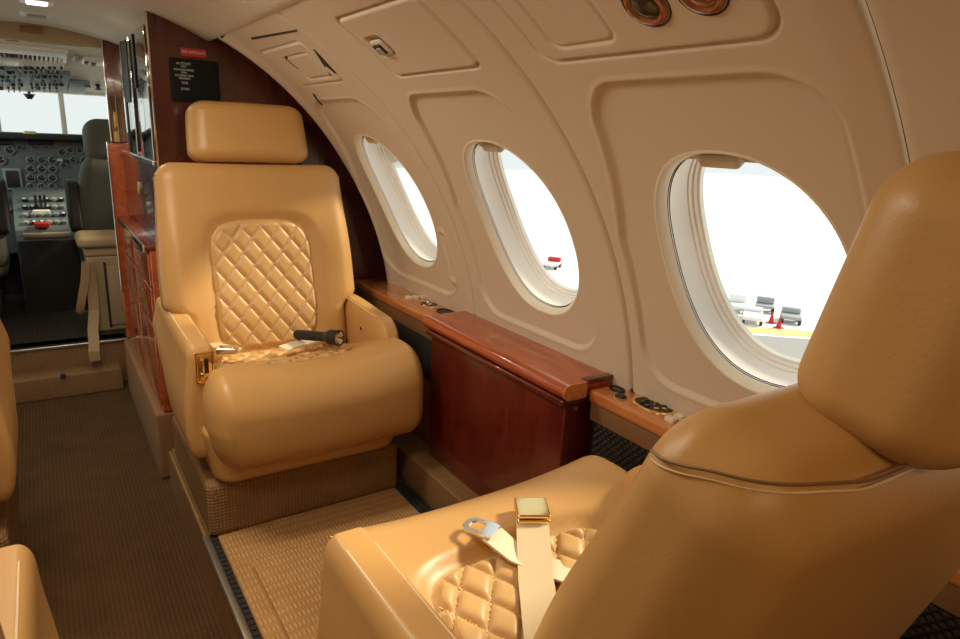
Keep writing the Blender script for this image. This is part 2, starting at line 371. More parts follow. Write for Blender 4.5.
# ------------------------------------------------------------------ windows
NR = 96
def wring(yc, a, bb, d):
    out = []
    for t in np.linspace(0, 2*PI, NR, endpoint=False):
        c, s = math.cos(t), math.sin(t)
        out.append(pt(yc+a*math.copysign(abs(c)**(2/WN), c), WTH+bb*math.copysign(abs(s)**(2/WN), s), d))
    return out
wlabels = ['round cabin window nearest the wood bulkhead', 'round cabin window above the wood table cabinet', 'largest round cabin window, beside the near seat', 'cabin window behind the near headrest']
wins = []
for k, yc in enumerate(WY):
    w = bpy.data.objects.new('window_%d' % (k+1), None); col.objects.link(w); struct(w, wlabels[k], 'window')
    R = lambda da, d: wring(yc, WA+da, WB+da*1.1, d+.0085)
    b = MB(); b.loft([R(.004, .004), R(.0035, -.0010), R(.000, -.0014), R(-.002, .0005), R(-.0095, .0135), R(-.0097, .017)], 'bezel'); fo = b.build('window_frame', w)
    b = MB(); b.loft([R(-.004, .0165), R(-.004, .0205), R(-.0122, .0205)], 'darkgap'); b.build('seal', w)
    b = MB(); b.loft([R(-.0110, .0172), R(-.0106, .020), R(-.0118, .045), R(-.0150, .062), R(-.0172, .0635), R(-.0182, .071), R(-.0212, .0722), R(-.0222, .079), R(-.0262, .0805), R(-.028, .088)], 'reveal'); b.build('reveal', w)
    b = MB(); ring = wring(yc, WA-.028, WB-.028, .088); cpt = pt(yc, WTH, .088)
    b.add(ring+[cpt], [(i, (i+1) % NR, NR) for i in range(NR)], 'glass'); b.build('pane', w)
    # pull-down blind, parked at the top with its grip showing
    t_lo = WTH+WB*.80
    ptsl = []
    tt = [t for t in np.linspace(0, PI, 60) if WTH+(WB-.012)*abs(math.sin(t))**(2/WN) >= t_lo]
    for d in (.043, .047):
        ptsl.append([pt(yc+(WA-.013)*math.copysign(abs(math.cos(t))**(2/WN), math.cos(t)), WTH+(WB-.013)*abs(math.sin(t))**(2/WN), d) for t in tt])
    b = MB(); b.loft(ptsl, 'cream', True, True, True); sh = b.build('blind', w)
    b = MB(); vs, fs = rbox((.036, .012, .011), (.01, .008, .008), 4, 4)
    # grip: local (along y, outward, along wall)
    G = []
    for p in vs:
        q = pt(yc+.02+p[0], t_lo+.010+p[2], .038+p[1]); G.append(q)
    b.add(G, fs, 'cream'); b.build('grip', sh)
    wins.append(w)
def copytree(o, parent=None):
    c = o.copy(); col.objects.link(c); c.parent = parent
    for ch in o.children: copytree(ch, c)
    return c
for k, w in enumerate(wins):
    c = copytree(w); c.scale.x = -1; c.location.x = 2*X0; c.name = 'window_%d' % (k+5); c['label'] = 'cabin window across the aisle, ' + ['by the front bulkhead', 'in the second bay', 'in the third bay', 'in the last bay'][k]

def cyl(px, py, R=1.):
    d = RM @ np.array([px-480, py-319.5, FPX]); o = CAM-np.array([X0, 0, Z0]); A = d[0]**2+d[2]**2; B_ = 2*(o[0]*d[0]+o[2]*d[2]); K = o[0]**2+o[2]**2-R*R
    q_ = CAM+d*(-B_+math.sqrt(B_*B_-4*A*K))/2/A; return q_[1], math.atan2(q_[2]-Z0, q_[0]-X0)
ht = thing('overhead_hatch', 'small overhead hatch with dark slits, nearest the wood bulkhead', 'hatch', (0, 0, 0))
for quad in (((251, 37.5), (297, 29.5), (297, 31), (252, 39.5)), ((271, 56.5), (274, 57), (288, 70), (286, 71.5)), ((283, 56), (286, 56.5), (299, 69), (298, 71)), ((313.5, 49), (315, 50), (336, 73), (331, 76))):
    b = MB(); rr_ = [cyl(*q_) for q_ in quad]
    b.loft([[pt(y_, t_, dd) for y_, t_ in rr_] for dd in (.004, -.0012)], 'darkgap', True, True, True); b.build('slit', ht, smooth=False)
# locker latch on the middle panel, hatch cord, reading lamps
b = MB()
vs, fs = rbox((.026, .004, .020), (.012, .003, .010), 4, 3); b.add([pt(1.285+p[0], .957+p[2], -.002+p[1]) for p in vs], fs, 'liner')
vs, fs = rbox((.016, .004, .0125), (.003, .003, .003), 2, 3); b.add([pt(1.285+p[0], .957+p[2], -.0055+p[1]) for p in vs], fs, 'darkgap')
vs, fs = rbox((.009, .003, .009), (.003, .002, .003), 2, 3); b.add([pt(1.281+p[0], .955+p[2], -.009+p[1]) for p in vs], fs, 'greyplastic')
tag(b.build('locker_latch'), 'small dark recessed latch on the overhead locker door', 'latch')
b = MB(); b.tube([pt(1.91, .855, -.002), pt(1.912, .84, -.006), pt(1.914, .815, -.005)], .0022, 'black', 8)
tag(b.build('latch_cord'), 'tiny black cord tab below the small overhead hatch', 'cord')
for k, (yy, tt) in enumerate(((.596, .942), (.516, .946))):
    L = thing('reading_lamp', ['oval wood-rimmed reading lamp with dark lens, next to the small locker door', 'oval wood-rimmed reading lamp nearer the aft corner of the overhead panel'][k], 'lamp')
    def ring(a, bb, d): return [pt(yy+a*math.cos(t), tt+bb*math.sin(t), d) for t in np.linspace(0, 2*PI, 40, endpoint=False)]
    b = MB(); b.loft([ring(.029, .029, .004), ring(.029, .029, -.003), ring(.027, .027, -.006), ring(.023, .023, -.007), ring(.019, .019, -.004)], 'lampwood'); b.build('bezel', L)
    b = MB(); b.loft([ring(.0315, .0315, .002), ring(.0335, .0335, .000), ring(.0325, .0325, -.003), ring(.030, .030, -.002)], 'black'); b.build('gasket', L)
    b = MB(); b.loft([ring(.0195, .0195, -.004), ring(.015, .015, -.007), ring(.006, .006, -.009)], 'lens' if k == 0 else 'lampwood', True, False, True); b.build('lens', L)

# ------------------------------------------------------------------ seats
def quilt_mesh(b, fx, a, bb, cu, cv, cells, bump, n=110, pw=5, stitch=True):
    """quilted patch: fx(u,v,h)->point; superellipse half sizes a,bb about cu,cv"""
    U = np.linspace(-1, 1, n+1); V = []; F = []
    du, dv = cells
    def H(u, v):
        s = abs(math.sin(PI*(u/du+v/dv))); t = abs(math.sin(PI*(u/du-v/dv)))
        s = 1-(1-s)**2.6; t = 1-(1-t)**2.6; return bump*(s*t)**.7
    for i in range(n+1):
        for j in range(n+1):
            p, q = U[i], U[j]; m_ = max(abs(p), abs(q)); k = (abs(p)**pw+abs(q)**pw)**(1/pw)
            sc = m_/k if k > 0 else 1
            u, v = cu+a*p*sc, cv+bb*q*sc
            edge = float(sstep(1.0, .90, m_))
            V.append(fx(u, v, H(u, v)*edge-.004*(1-edge)))
    for i in range(n):
        for j in range(n): F.append((i*(n+1)+j, (i+1)*(n+1)+j, (i+1)*(n+1)+j+1, i*(n+1)+j+1))
    b.add(V, F, 'quilt')
    if stitch:
        for sg in (1, -1):
            for k in range(-30, 31):
                # line u/du + sg*v/dv = k
                L = math.hypot(du, dv)
                for q in np.arange(-.5, .5, .0085):
                    u = cu+q*du/L*1.0; v0 = sg*dv*(k-u/du)
                    # walk along the line
                    t = q
                    u = cu+t*du/L; v = sg*dv*(k-u/du)
                    u2 = u+.005*du/L; v2 = sg*dv*(k-u2/du)
                    if ((abs((u-cu)/a)**pw+abs((v-cv)/bb)**pw) > .86) or ((abs((u2-cu)/a)**pw+abs((v2-cv)/bb)**pw) > .86): continue
                    P = np.array(fx(u, v, .0012)); Q = np.array(fx(u2, v2, .0012)); N = np.array(fx(u, v, .0022))-P; N /= np.linalg.norm(N)
                    T = Q-P; W = np.cross(N, T); W /= np.linalg.norm(W); W *= .0007
                    b.add([P-W, P+W, Q+W, Q-W, P-W+N*.0012, P+W+N*.0012, Q+W+N*.0012, Q-W+N*.0012], [(4, 5, 6, 7), (0, 1, 5, 4), (1, 2, 6, 5), (2, 3, 7, 6), (3, 0, 4, 7)], 'stitch')
def cush_top(x, y):
    """height of the seat cushion's top surface (seat coordinates)"""
    z = .432+.030*np.clip(np.abs(x)/.27, 0, 1)**2.2*sstep(-.05, .15, y)-.045*sstep(.24, -.06, y)
    z = z+.006*gauss(y-.24, .08)
    return z
QS = dict(a=.168, b=.148, cx=0., cy=.035)
def cush_inset(x, y, grow=1.0):
    k = (np.abs((x-QS['cx'])/QS['a'])**4+np.abs((y-QS['cy'])/QS['b'])**4)**.25
    return sstep(1.17, 1.03, k)
def make_seat(label, side, recline, loc, rotz, hinge=-.105, hu=.660, hr=None, hy=0, up=0, hs=1, sr_=0):
    """executive seat facing local +y; side = +1 when the aisle is on its +x side"""
    t = thing('cabin_seat', label, 'seat', loc, rotz, 'tan leather cabin seats')
    s = side
    # carpeted pedestal
    b = MB(); vs, fs = rbox((.268, .26, .075), .018, 4, 8); b.add(vs+[0, -.01, .078], fs, 'weave'); b.build('pedestal', t)
    # lower leather block
    vs, fs = rbox((.27, .24, .085), (.05, .05, .03), 5, 10); V = []
    for p in vs:
        f = (p[2]+.085)/.17
        V.append((p[0]*(.90+.10*f), p[1]*(.95+.05*f)+.055, p[2]+.236))
    b = MB(); b.add(V, fs, 'leather'); b.build('cushion_base', t)
    # cushion
    vs, fs = rbox((.286, .225, .118), (.05, .085, .085), 9, [38, 40, 8]); V = []
    for p in vs:
        x, y, z = p; x -= .026*s*1; y += .135
        f = np.clip((z+.03)/.148, 0, 1)
        z2 = z+.317
        dz = cush_top(x, y)-.435
        z2 += f*(dz-.016*cush_inset(x, y))
        # the front rolls over and tucks in below
        fy = sstep(.18, .34, y)
        y -= fy*(.012*np.clip((-z-.0)/.11, 0, 1)**1.3)
        y += fy*.012*math.cos(x/.28*PI/2)
        if z < 0: x = x*(1-.04*(-z/.118))-s*.016*fy*(-z/.118)
        V.append((x, y, z2))
    b = MB(); b.add(V, fs, 'leather'); cu = b.build('cushion', t, angle=75)
    b = MB(); quilt_mesh(b, lambda u, v_, h: (u, v_, float(cush_top(u, v_))-.0115+h), QS['a'], QS['b'], QS['cx'], QS['cy'], (.058, .072), .011); b.build('quilted_panel', cu)
    # aisle armrest with the side shell below it
    vs, fs = rbox((.0335, .29, .16), (.020, .022, .036), 6, [4, 26, 20]); V = []
    for p in vs:
        x, y, z = p; zl = z+.36; yl = y-.03
        top = (z+.16)/.32
        bot = .215+.17*sstep(.02, -.32, yl)
        zz = bot+(zl-.20)/.32*(.522-bot)
        # slightly falling towards the front
        zz -= .007*sstep(-.2, .26, yl)*top
        fy = sstep(.10, .26, yl)
        yl -= .032*fy
        xx = x*(1.0-.1*(1-top))-.016*sstep(.35, .95, top)-.010*sstep(.25, 0, top)
        xx += -.006*sstep(0, -.3, yl)
        V.append((s*(.268+xx), yl, zz))
    b = MB(); b.add(V, fs, 'leather'); ar = b.build('armrest', t, angle=70)
    # seams along the arm top
    for dx in (-.019, .019):
        b = MB(); b.tube([(s*(.252+dx), yy, .5225-.007*float(sstep(-.2, .26, yy))-abs(dx)*.10) for yy in np.linspace(-.24, .17, 14)], .0016, 'stitch', 6); b.build('seam', ar)
    # polished belt-buckle holder let into the arm front
    h = MB()
    def fy_(z): return .2305
    def hb(x0, x1, z0, z1, o0, o1, m, r=.002):
        vs, fs = rbox(((x1-x0)/2, (o1-o0)/2, (z1-z0)/2), min(r, (x1-x0)/2*.9, (o1-o0)/2*.9, (z1-z0)/2*.9), 2, 1)
        V = [(s*(.2475+(x0+x1)/2*.94+p[0]*.94), fy_((z0+z1)/2+p[2])-.003+(o0+o1)/2+p[1], (z0+z1)/2+p[2]-.004) for p in vs]; h.add(V, fs, m)
    hb(-.023, .023, .425, .504, .000, .004, 'gold'); 
    hb(-.023, -.017, .425, .504, .002, .007, 'gold'); hb(.017, .023, .425, .504, .002, .007, 'gold'); hb(-.023, .023, .498, .504, .002, .007, 'gold'); hb(-.023, .023, .425, .431, .002, .007, 'gold')
    hb(-.009, .001, .452, .488, .003, .006, 'black'); hb(.003, .010, .450, .488, .003, .009, 'gold'); hb(-.013, .012, .442, .452, .003, .011, 'gold')
    h.build('buckle_holder', t, angle=30)
    # wall-side armrest
    vs, fs = rbox((.031, .215, .085), (.018, .06, .06), 6, [4, 16, 8]); V = []
    for p in vs:
        x, y, z = p; top = (z+.085)/.17; yl = y-.005
        V.append((-s*(.266+x), yl-.012*float(sstep(.4, 1, top))*float(sstep(.1, .2, yl)), .437+z-.012*float(sstep(-.1, .2, yl))*top))
    b = MB(); b.add(V, fs, 'leather'); wa = b.build('armrest', t, angle=70)
    b = MB(); b.tube([(-s*.2425, yy, .5195-.010*float(sstep(-.1, .2, yy))) for yy in np.linspace(-.19, .14, 10)], .0014, 'stitch', 6); b.build('seam', wa)
    b = MB(); b.cyl((-s*.238, .055, .455), (-s*.232, .055, .455), .007, 'gold', 16); b.cyl((-s*.233, .055, .452), (-s*.2305, .055, .458), .003, 'black', 10); b.build('recline_button', wa)
    # backrest: built upright along u, then reclined about the hinge
    cr, sr = math.cos(recline), math.sin(recline)
    def rec(x, y, u): return (x, hinge+y*cr-u*sr, .36+y*sr+u*cr)
    def halfw(u): return .240+.043*float(sstep(.135, .170, u))-.016*float(sstep(.25, .55, u))
    QB = dict(a=.150, b=.192, c=.215)
    def front(x, u):
        """forward surface of the backrest"""
        k = (np.abs(x/QB['a'])**5+np.abs((u-QB['c'])/QB['b'])**5)**.2
        y = .052+.010*gauss(u-.12, .10)-.012*sstep(.3, .55, u)
        y = y+.016*sstep(.6, 1.1, np.abs(x)/.24)*gauss(np.abs(x)-.21, .06)*sstep(.5, .3, u)
        return y-.018*sstep(1.13, .98, k)
    vs, fs = rbox((.27, .062, .296), (.05, .045, .05), 8, [26, 6, 34]); V = []
    for p in vs:
        x, y, z = p; u = z+.296-.02+up*sstep(0, .29, z)
        x = x/.27*halfw(u)
        f = np.clip((y+.02)/.082, 0, 1)
        y2 = y+f*(float(front(x, u))-.062)
        if y < 0: y2 = y-.012*math.cos(np.clip(x/.27, -1, 1)*PI/2)
        V.append(rec(x, y2, u))
    zs_ = sorted(set(np.round(vs[:, 2], 5))); seam_z = min(zs_, key=lambda z_: abs(z_-.2461))
    b = MB(); b.add(V, fs, 'leather'); bk = b.build('backrest', t, angle=75)
    b = MB(); quilt_mesh(b, lambda u, v_, h_: rec(u, float(front(u, v_))+.004+h_, v_), QB['a'], QB['b'], 0, QB['c'], (.0565, .0780), .0085); b.build('quilted_panel', bk)
    # stitched seam round the back shell
    loop = [(math.atan2(q_[1], q_[0]), i) for i, q_ in enumerate(vs) if abs(q_[2]-seam_z) < .001]
    loop.sort(); ctr = np.mean([V[i] for _, i in loop], 0)
    path = []
    for _, i in loop:
        if vs[i][1] > .045: continue
        o_ = np.array(V[i])-ctr; o_ /= np.linalg.norm(o_)
        dz_ = .012+sr_*float(np.clip((.05-vs[i][1])/.105, 0, 1)); path.append((vs[i][0], np.array(V[i])+o_*(.0026-.05+math.sqrt(.05**2-min(dz_, .049)**2))+np.array([0, -sr, cr])*dz_))
    path.sort(key=lambda q_: 0)
    # order from one side round the rear to the other
    left = sorted([q_ for q_ in path if q_[0] < 0 and True], key=lambda q_: math.atan2(q_[1][1]-ctr[1], q_[0]) % (2*PI)); right = sorted([q_ for q_ in path if q_[0] >= 0], key=lambda q_: math.atan2(q_[1][1]-ctr[1], q_[0]) % (2*PI))
    path = [q_[1] for q_ in left+right]
    for _ in range(4): path = [path[0]]+[(path[k-1]+2*path[k]+path[k+1])/4 for k in range(1, len(path)-1)]+[path[-1]]
    b = MB(); b.tube(path, .0010, 'brown', 6)
    b.tube([q_-np.array([0, 0, .005]) for q_ in path], .0007, 'stitch', 6); b.build('seam', bk)
    # headrest with two posts
    hb_ = np.array(rec(0, hy, hu)); ch, sh_ = math.cos(recline if hr is None else hr), math.sin(recline if hr is None else hr)
    def hrec(x, y, z): return (x, hb_[1]+y*ch-z*sh_, hb_[2]+y*sh_+z*ch)
    vs, fs = rbox((.166, .055, .086), (.045, .040, .034), 8, [14, 5, 8]); V = []
    for p in vs:
        x, y, z = p; q = (z+.086)/.172; z *= hs
        x *= 1.03-.06*q*q
        y2 = y-.010*q+(.010*math.cos(x/.17*PI/2) if y > 0 else 0)
        V.append(hrec(x, y2, z))
    b = MB(); b.add(V, fs, 'leather'); hd = b.build('headrest', t, angle=80)
    for dx in (-.07, .07):
        b = MB(); b.cyl(rec(dx, 0, .53), hrec(dx, 0, -.07), .007, 'chrome', 12); b.build('post', hd)
    return t
FAR = (.535, 1.85, .128); NEAR = (.545, .52, .128)
make_seat('tan leather quilted seat facing the camera, in front of the wood bulkhead', 1, math.radians(11.5), FAR, PI)
make_seat('tan leather seat in the foreground seen from behind, reclined beside the large window', -1, math.radians(18), NEAR, 0, -.150, .613, math.radians(9), -.016, -.032, 1.03, .036)
make_seat('tan leather seat across the aisle of which only the arm with the gold holder shows', -1, math.radians(12), (-.408, 1.84, .128), PI)
make_seat('tan leather seat across the aisle of which only the near arm tip shows', 1, math.radians(14), (-.340, .69, .128), 0)

# ------------------------------------------------------------------ wood side ledge and folding table
def xwall(z): return X0+math.sqrt(1-(z-Z0)**2)
def ledge(name, y0, y1, xin, label):
    t = thing(name, label, 'ledge', (0, 0, 0))
    b = MB(); zt = .645
    vs, fs = rbox(((1.016-xin)/2, (y1-y0)/2, .014), (.006, .003, .008), 4, 2); b.add(vs+[(1.016+xin)/2, (y0+y1)/2, zt-.014], fs, 'woodo'); b.build('ledge_top', t)
    b = MB(); b.box((xin+.006, y0, .575), (.985, y1, .618), 'brown', .003, 2); b.build('fascia', t)
    # speaker grille of overlapping scales
    b = MB(); b.box((xin+.014, y0+.004, .44), (.96, y1-.004, .575), 'black')
    yy = y0+.012; r = 0
    z = .448
    while z < .572:
        yy = y0+.010+(.008 if r % 2 else 0)
        while yy < y1-.012:
            b.add([(xin+.0135, yy-.007, z), (xin+.010, yy, z-.007), (xin+.0135, yy+.007, z), (xin+.011, yy, z+.006), (xin+.0085, yy, z-.001)], [(0, 1, 4), (1, 2, 4), (2, 3, 4), (3, 0, 4)], 'grille')
            yy += .016
        z += .0085; r += 1
    b.build('speaker_grille', t, smooth=False)
    b = MB(); b.box((xin+.010, y0, .13), (.975, y1, .44), 'brown', .003, 2); b.build('lower_panel', t)
    return t
LF = ledge('side_ledge', 1.592, 2.19, .905, 'orange wood side ledge with two cup wells, beside the facing seat')
LA = ledge('side_ledge', -.6, .970, .936, 'orange wood side ledge with brass-rimmed control dial, beside the near seat')
def well(parent, x, y, a, bb, name, rim='gold', inner='black', z=.645):
    def ring(s, zz): return [(x+s*a*math.cos(t), y+s*bb*math.sin(t), zz) for t in np.linspace(0, 2*PI, 40, endpoint=False)]
    b = MB(); b.loft([ring(1.0, z-.002), ring(1.02, z+.002), ring(.95, z+.0045), ring(.86, z+.004), ring(.83, z-.001)], rim)
    b.loft([ring(.86, z+.0018), ring(.5, z+.0012), ring(.02, z+.0012)], inner, True, False, True); return b.build(name, parent)
def button(parent, x, y, dx, dy, m, h=.006, z=.645, name='push_button'):
    b = MB(); vs, fs = rbox((dx, dy, h), (.003, .003, .003), 3, 2); b.add(vs+[x, y, z+h-.003], fs, m); return b.build(name, parent)
# forward ledge: two wells and three pale buttons
w1 = well(LF, .978, 1.755, .024, .042, 'cup_well', 'chrome')
b = MB(); b.box((.972, 1.745, .645), (.985, 1.765, .650), 'gold', .002, 2); b.build('lid_tab', w1)
w2 = well(LF, .978, 1.655, .024, .036, 'cup_well', 'black')
for k in range(3): button(LF, .955+.024*k, 1.85-.003*k, .009, .012, 'webpale')
# aft ledge: brass dial, dark knobs, three pale buttons
p = on(655, 405, 2, .647); dl = well(LA, p[0]-.004, p[1], .033, .052, 'control_dial', 'gold')
b = MB()
for k in range(7):
    t_ = k*2*PI/7+.3; b.cyl((p[0]-.004+.016*math.cos(t_), p[1]+.026*math.sin(t_), .6455), (p[0]-.004+.016*math.cos(t_), p[1]+.026*math.sin(t_), .650), .0055, 'gold' if k in (0, 4, 5) else 'lens', 10)
b.build('dial_knob', dl)
p = on(617, 389, 2, .647); well(LA, p[0], p[1], .012, .021, 'ashtray', 'black', 'lens')
p = on(621, 396, 2, .647); button(LA, p[0], p[1], .008, .011, 'black', .004)
p = on(638, 391, 2, .647); button(LA, p[0]-.004, p[1], .008, .013, 'black', .004)
for k, (px, py) in enumerate(((672, 418.5), (681, 416), (689, 413))):
    p = on(px, py, 2, .650); button(LA, p[0]-.002, p[1], .0085, .011, 'webpale')
# folding table cabinet between the seats
T = thing('folding_table', 'glossy dark red wood table cabinet with hinged lid between the facing seats', 'table', (.95, 1.28, .128))
def loc(p): return np.array(p)-np.array([.95, 1.28, .128])
b = MB(); b.box(loc((.887, .988, .235)), loc((.975, 1.575, .625)), 'woodd', .004, 3); b.build('cabinet_body', T)
b = MB()
prof = []                                     # lid section in x-z: flat top and a full rolled nose
for a_ in np.linspace(-PI/2, PI/2, 12): prof.append((.884-.0175*math.cos(a_), .6455+.0175*math.sin(a_)))
prof += [(1.02, .663), (1.02, .632)]
rings = [[loc((x, yy, z)) for x, z in prof] for yy in (.976, 1.588)]
b.loft(rings, 'wood', True, True, True); lid = b.build('table_lid', T)
b = MB(); b.box(loc((.872, .981, .611)), loc((.978, 1.582, .6265)), 'woodd', .005, 3); b.build('rail', T)
b = MB()
b.loft([[loc((x, yy, z)) for x, z in prof[:12]]+[loc((.93, yy, .663)), loc((.93, yy, .628))] for yy in (.972, .976)], 'woodo', True, True, True); b.build('end_cap', lid)
b = MB(); b.box(loc((.93, .974, .655)), loc((1.018, .995, .666)), 'woodd', .002, 2); b.build('hinge_strip', lid)
b = MB(); b.cyl(loc((.915, .984, .60)), loc((.915, .988, .60)), .004, 'alu', 12); b.build('catch', T)

# ------------------------------------------------------------------ things on the seats
# flashlight on the far seat
f = thing('flashlight', 'black flashlight with a bright lens lying on the quilted facing seat', 'flashlight', (0, 0, 0))
tail = np.array([.582, 1.845, .574]); head = on(346, 346, 1, 1.715)
head = np.array([.668, 1.715, .588])
d = head-tail; Ld = np.linalg.norm(d); d /= Ld
q = lambda s_: tail+d*Ld*s_
b = MB()
b.cyl(q(0), q(.03), .011, 'black', 24, .014); b.cyl(q(.03), q(.68), .014, 'black', 24); b.cyl(q(.68), q(.80), .014, 'black', 24, .0225, False); b.cyl(q(.80), q(.985), .0225, 'black', 28, None, False)
for k in range(9): b.cyl(q(.08+.05*k), q(.10+.05*k), .0148, 'darkgap', 24)
b.build('barrel', f)
b = MB(); b.cyl(q(.97), q(1.0), .0235, 'black', 28, None, False); b.cyl(q(1.0), q(.99), .0235, 'black', 28, .0200, False); b.build('bezel', f)
b = MB(); b.cyl(q(.985), q(.93), .0205, 'chrome', 12, .006, False); b.cyl(q(.935), q(.93), .007, 'chrome', 12); b.build('reflector', f, smooth=False)
b = MB(); b.cyl(q(.985), q(.9855), .0205, 'glass', 28); b.build('lens', f)
# belts on the far seat
sz = lambda x, y: .128+float(cush_top(.535-x, 1.85-y))
t = thing('seat_belt', 'belt half with metal buckle lying on the facing seat near its gold holder', 'seat belt', (0, 0, 0), 0, 'seat belts')
b = MB(); P = [(.335, 1.86, .565), (.355, 1.83, .575), (.385, 1.80, .572), (.41, 1.785, .566)]; b.ribbon(P, (.3, .9, .1), .03, .004, 'web'); b.build('webbing', t)
b = MB(); vs, fs = rbox((.028, .017, .009), .005, 3, 3); a_ = .35; R2 = np.array([[math.cos(a_), math.sin(a_), 0], [-math.sin(a_), math.cos(a_), 0], [0, 0, 1]]); b.add(vs @ R2.T+[.372, 1.765, .579], fs, 'chrome'); b.build('buckle', t)
t = thing('seat_belt', 'pale belt half tucked behind the flashlight on the facing seat', 'seat belt', (0, 0, 0), 0, 'seat belts')
b = MB(); P = [(.71, 1.87, .55), (.67, 1.84, .560), (.62, 1.825, .556), (.565, 1.815, .552), (.53, 1.795, .551)]; b.ribbon(P, (.2, .9, .15), .036, .004, 'webpale'); b.build('webbing', t)
# belts on the near seat: positions on its cushion top
nz = lambda x, y: .128+float(cush_top(x-.545, y-.52))-.014*float(cush_inset(x-.545, y-.52))
def npx(px, py, dz=0):
    z = .56
    for _ in range(12):
        p = on(px, py, 2, z+dz); z = nz(p[0], p[1])
    return np.array([p[0], p[1], z+dz])
t = thing('seat_belt', 'wide belt with square gold buckle lying across the near quilted cushion', 'seat belt', (0, 0, 0), 0, 'seat belts')
A0, A1, A2, A3 = npx(530, 545, .016), npx(536, 580, .020), npx(541, 620, .020), npx(547, 665, .020)
A4 = npx(556, 720, .020)
bq = npx(531, 524, .014); bd = A1-bq; bd /= np.linalg.norm(bd)
b = MB(); b.ribbon([bq+bd*.012+(0, 0, .001), bq+bd*.034+(0, 0, .002), A1, A2, A3, A4], None, .051, .004, 'web')
# box stitching near the buckle
for i in range(6):
    for sgn in (0, 1): pass
b.build('webbing', t)
bp = npx(531, 523, .014); ax1 = A0-A1; ax1[2] = 0; ax1 /= np.linalg.norm(ax1); ax2 = np.array([ax1[1], -ax1[0], 0.])
def orient(vs, c, up=np.array([0, 0, 1.])): return [c+ax2*p[0]+ax1*p[1]+up*p[2] for p in vs]
vs, fs = rbox((.026, .0275, .0065), .003, 3, 3); b = MB(); b.add(orient(vs, bp-[0, 0, .003]), fs, 'gold'); b.build('buckle', t)
pb = t.children[-1]
vs, fs = rbox((.0262, .028, .003), .0025, 3, 3); b = MB(); b.add(orient(vs, bp+[0, 0, .0090]), fs, 'gold'); b.build('buckle_lid', t)
t = thing('seat_belt', 'belt half with flat metal tongue lying left of the gold buckle on the near seat', 'seat belt', (0, 0, 0), 0, 'seat belts')
B0, B1, B2, B3 = npx(494, 541, .018), npx(514, 553, .017), npx(545, 566, .013), npx(580, 578, .014)
B4, B5 = npx(610, 592, .015), npx(660, 612, .015)
c0 = npx(480, 536, .016); bd = B1-c0; bd /= np.linalg.norm(bd)
b = MB(); b.ribbon([c0+bd*.016+(0, 0, .004), c0+bd*.030+(0, 0, .004), B1+(0, 0, .001), B2, B3, B4, B5], None, .046, .0035, 'webpale'); b.build('webbing', t)
# tongue plate: flat plate with an eye
c0 = npx(480, 536, .016); dirt = (B1-c0); dirt[2] = 0; dirt /= np.linalg.norm(dirt); nrm = np.array([-dirt[1], dirt[0], 0])
def tp(u, w_, z): return c0+dirt*u+nrm*w_+np.array([0, 0, z])
outer = [(-.026, -.010), (-.026, .010), (-.018, .0195), (.016, .0195), (.026, .017), (.026, -.017), (.016, -.0195), (-.018, -.0195)]
inner = [(-.017, -.006), (-.017, .006), (-.012, .0115), (.004, .0115), (.006, .008), (.006, -.008), (.004, -.0115), (-.012, -.0115)]
b = MB()
for z0, z1 in ((0, .0032),):
    ro0 = [tp(u, w_, z0) for u, w_ in outer]; ro1 = [tp(u, w_, z1) for u, w_ in outer]; ri0 = [tp(u, w_, z0) for u, w_ in inner]; ri1 = [tp(u, w_, z1) for u, w_ in inner]
    b.loft([ro0, ro1, ri1, ri0, ro0], 'chrome')
b.build('tongue', t, angle=25)
# ------------------------------------------------------------------ wood bulkhead signs
def text(body, size, loc_, name, parent, m, rot=(PI/2, 0, 0), align='CENTER'):
    cu = bpy.data.curves.new(name, 'FONT'); cu.body = body; cu.size = size; cu.align_x = align; cu.align_y = 'CENTER'; cu.extrude = .0004
    o = bpy.data.objects.new(name, cu); col.objects.link(o); bpy.context.view_layer.update()
    dg = bpy.context.evaluated_depsgraph_get(); me = bpy.data.meshes.new_from_object(o.evaluated_get(dg)); bpy.data.objects.remove(o)
    o = bpy.data.objects.new(name, me); me.materials.clear(); me.materials.append(M[m]); col.objects.link(o); o.parent = parent; o.location = loc_; o.rotation_euler = rot; return o
p0, p1 = on(169, 57, 1, 2.19), on(221, 104, 1, 2.19)
w_, h_ = p1[0]-p0[0], p0[2]-p1[2]
pl = thing('placard', 'black information placard with pale lettering on the wood bulkhead', 'sign', ((p0[0]+p1[0])/2, 2.197, (p0[2]+p1[2])/2))
b = MB(); vs, fs = rbox((w_/2, .005, h_/2), (.008, .002, .008), 3, 2); b.add(vs, fs, 'matte'); b.build('plate', pl)
for body, py, sz_ in (('ALTITUDE', 62.6, .0085), ('FEET', 65.8, .0075), ('GROUND SPEED', 69.3, .0075), ('MPH', 72.3, .0075), ('OUTSIDE TEMP', 75.6, .0075), ('DEGREES', 78.6, .0075), ('TIME', 83.5, .0085), ('ZONE', 90, .0085)):
    text(body, sz_, (-w_*.22, -.0052, h_*(.5-(py-57)/47)), 'lettering', pl, 'text')
q0, q1 = on(181, 47.5, 1, 2.19), on(207, 57.5, 1, 2.19)
ns = thing('sign', 'small red no smoking sign above the black placard', 'sign', ((q0[0]+q1[0])/2, 2.198, (q0[2]+q1[2])/2))
b = MB(); vs, fs = rbox(((q1[0]-q0[0])/2, .003, .0115), (.002, .002, .002), 2, 2); b.add(vs, fs, 'redsign'); b.build('plate', ns)
text('NO SMOKING', .0105, (0, -.0032, 0), 'lettering', ns, 'text')

